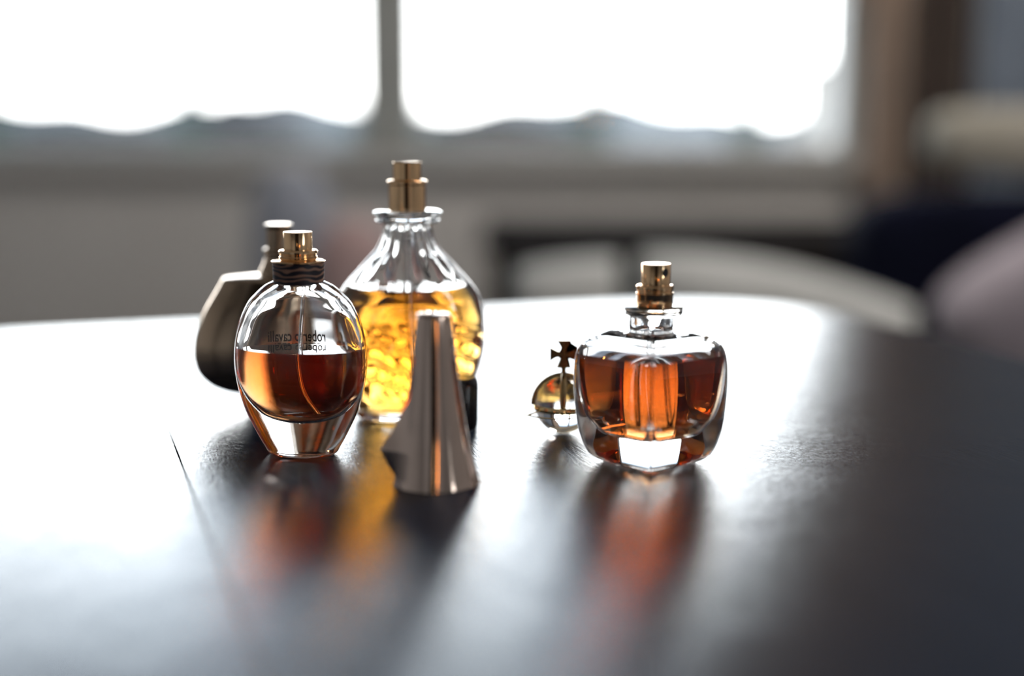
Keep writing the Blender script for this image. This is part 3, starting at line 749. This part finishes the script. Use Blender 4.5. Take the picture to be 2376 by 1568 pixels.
# equator band with beads, thin ring
bm = bmesh.new()
def torus_band(bm, R, r, z, sxy=1, n=96, m_=10, tilt=(0, 0), hz=1.0):
    rings = []
    for i in range(n):
        a = 2 * PI * i / n; c_ = Vector((R * math.cos(a), R * math.sin(a), 0)); rad = c_.normalized()
        rings.append([c_ + r * math.cos(2 * PI * k / m_) * rad + Vector((0, 0, r * hz * math.sin(2 * PI * k / m_))) for k in range(m_)])
    vr = [[bm.verts.new(p + Vector((0, 0, z + math.tan(tilt[0]) * p.x + math.tan(tilt[1]) * p.y))) for p in r_] for r_ in rings]
    for i in range(n):
        for k in range(m_):
            a_, b__ = vr[i], vr[(i + 1) % n]; bm.faces.new((a_[k], b__[k], b__[(k + 1) % m_], a_[(k + 1) % m_]))
torus_band(bm, R6 * 1.0, .0009, cz6 - .0008, hz=1.6)
from_bm('equator_band', bm, M['bright_gold'], b6)
bm = bmesh.new(); torus_band(bm, R6 * 1.62, .00035, cz6 - .0006, tilt=(math.radians(2), math.radians(4)), hz=.8); ring = from_bm('ring', bm, M['bright_gold'], b6)
bm = bmesh.new()
for a in range(4):
    aa = PI / 2 * a + math.radians(40)
    tube(bm, [Vector((R6 * .90 * math.cos(aa), R6 * .90 * math.sin(aa), cz6 - .0006)), Vector((R6 * 1.62 * math.cos(aa), R6 * 1.62 * math.sin(aa), cz6 - .0006 + R6 * 1.62 * (math.tan(math.radians(2)) * math.cos(aa) + math.tan(math.radians(4)) * math.sin(aa))))], .0004, 8)
from_bm('ring_pin', bm, M['bright_gold'], b6)
# arches over the dome with beads
for a0 in (-PI / 2 - .05, 0.0):
    bm = bmesh.new()
    pts = []
    for k in range(0, 41):
        ph = PI * k / 40; rr = R6 * 1.03
        pts.append(Vector((rr * math.cos(ph) * math.cos(a0), rr * math.cos(ph) * math.sin(a0), cz6 + rr * math.sin(ph))))
    tube(bm, pts, .0014, 10)
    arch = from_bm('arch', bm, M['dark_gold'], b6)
bm = bmesh.new()
bmesh.ops.create_uvsphere(bm, u_segments=20, v_segments=12, radius=.0016, matrix=Matrix.Translation((0 - .001, -R6 * 1.06, cz6 - .0006)))
from_bm('bead', bm, M['bright_gold'], b6)
def Z6(y): return cz6 + (945 - y) * u6
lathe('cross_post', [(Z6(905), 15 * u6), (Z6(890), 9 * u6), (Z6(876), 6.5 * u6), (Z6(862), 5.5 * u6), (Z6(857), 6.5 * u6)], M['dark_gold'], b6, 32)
bm = bmesh.new()
zc = Z6(826); L = 32 * u6; wn, wt = 5.0 * u6, 17 * u6; th_ = .0013
outl = []
for q in range(4):
    a = PI / 2 * q; d = Vector((math.cos(a), 0, math.sin(a))); s = Vector((-math.sin(a), 0, math.cos(a)))
    for t in [i / 8 for i in range(9)]:
        tt = t; outl.append(d * (L * (.12 + .88 * tt)) - s * (wn + (wt - wn) * tt ** 1.7))
    for t in [i / 8 for i in range(9)]:
        tt = 1 - t; outl.append(d * (L * (.12 + .88 * tt)) + s * (wn + (wt - wn) * tt ** 2.2))
fr_ = [bm.verts.new(p + Vector((0, -th_, zc))) for p in outl]; bk = [bm.verts.new(p + Vector((0, th_, zc))) for p in outl]
nn = len(outl)
for i in range(nn): bm.faces.new((fr_[i], fr_[(i + 1) % nn], bk[(i + 1) % nn], bk[i]))
bm.faces.new(fr_[::-1]); bm.faces.new(bk)
bmesh.ops.triangulate(bm, faces=[f for f in bm.faces if len(f.verts) > 4])
bmesh.ops.create_uvsphere(bm, u_segments=20, v_segments=12, radius=6.5 * u6, matrix=Matrix.Translation((0, 0, zc)))
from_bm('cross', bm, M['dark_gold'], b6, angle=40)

# ---------------------------------------------------------------- small dark cap behind the trumpet cap
c7 = on_table(1068, 992)
b7 = lathe('bottle_cap', [(0, .0076), (.0006, .0080), (.004, .0082), (.02, .0084), (.0225, .0080), (.0235, .0070)], M['black'], None, 64, 40)
b7.location = c7 + Vector((0, 0, LIFT))
tag(b7, 'small black cylindrical cap, at the foot of the yellow bottle on its right', 'bottle cap')
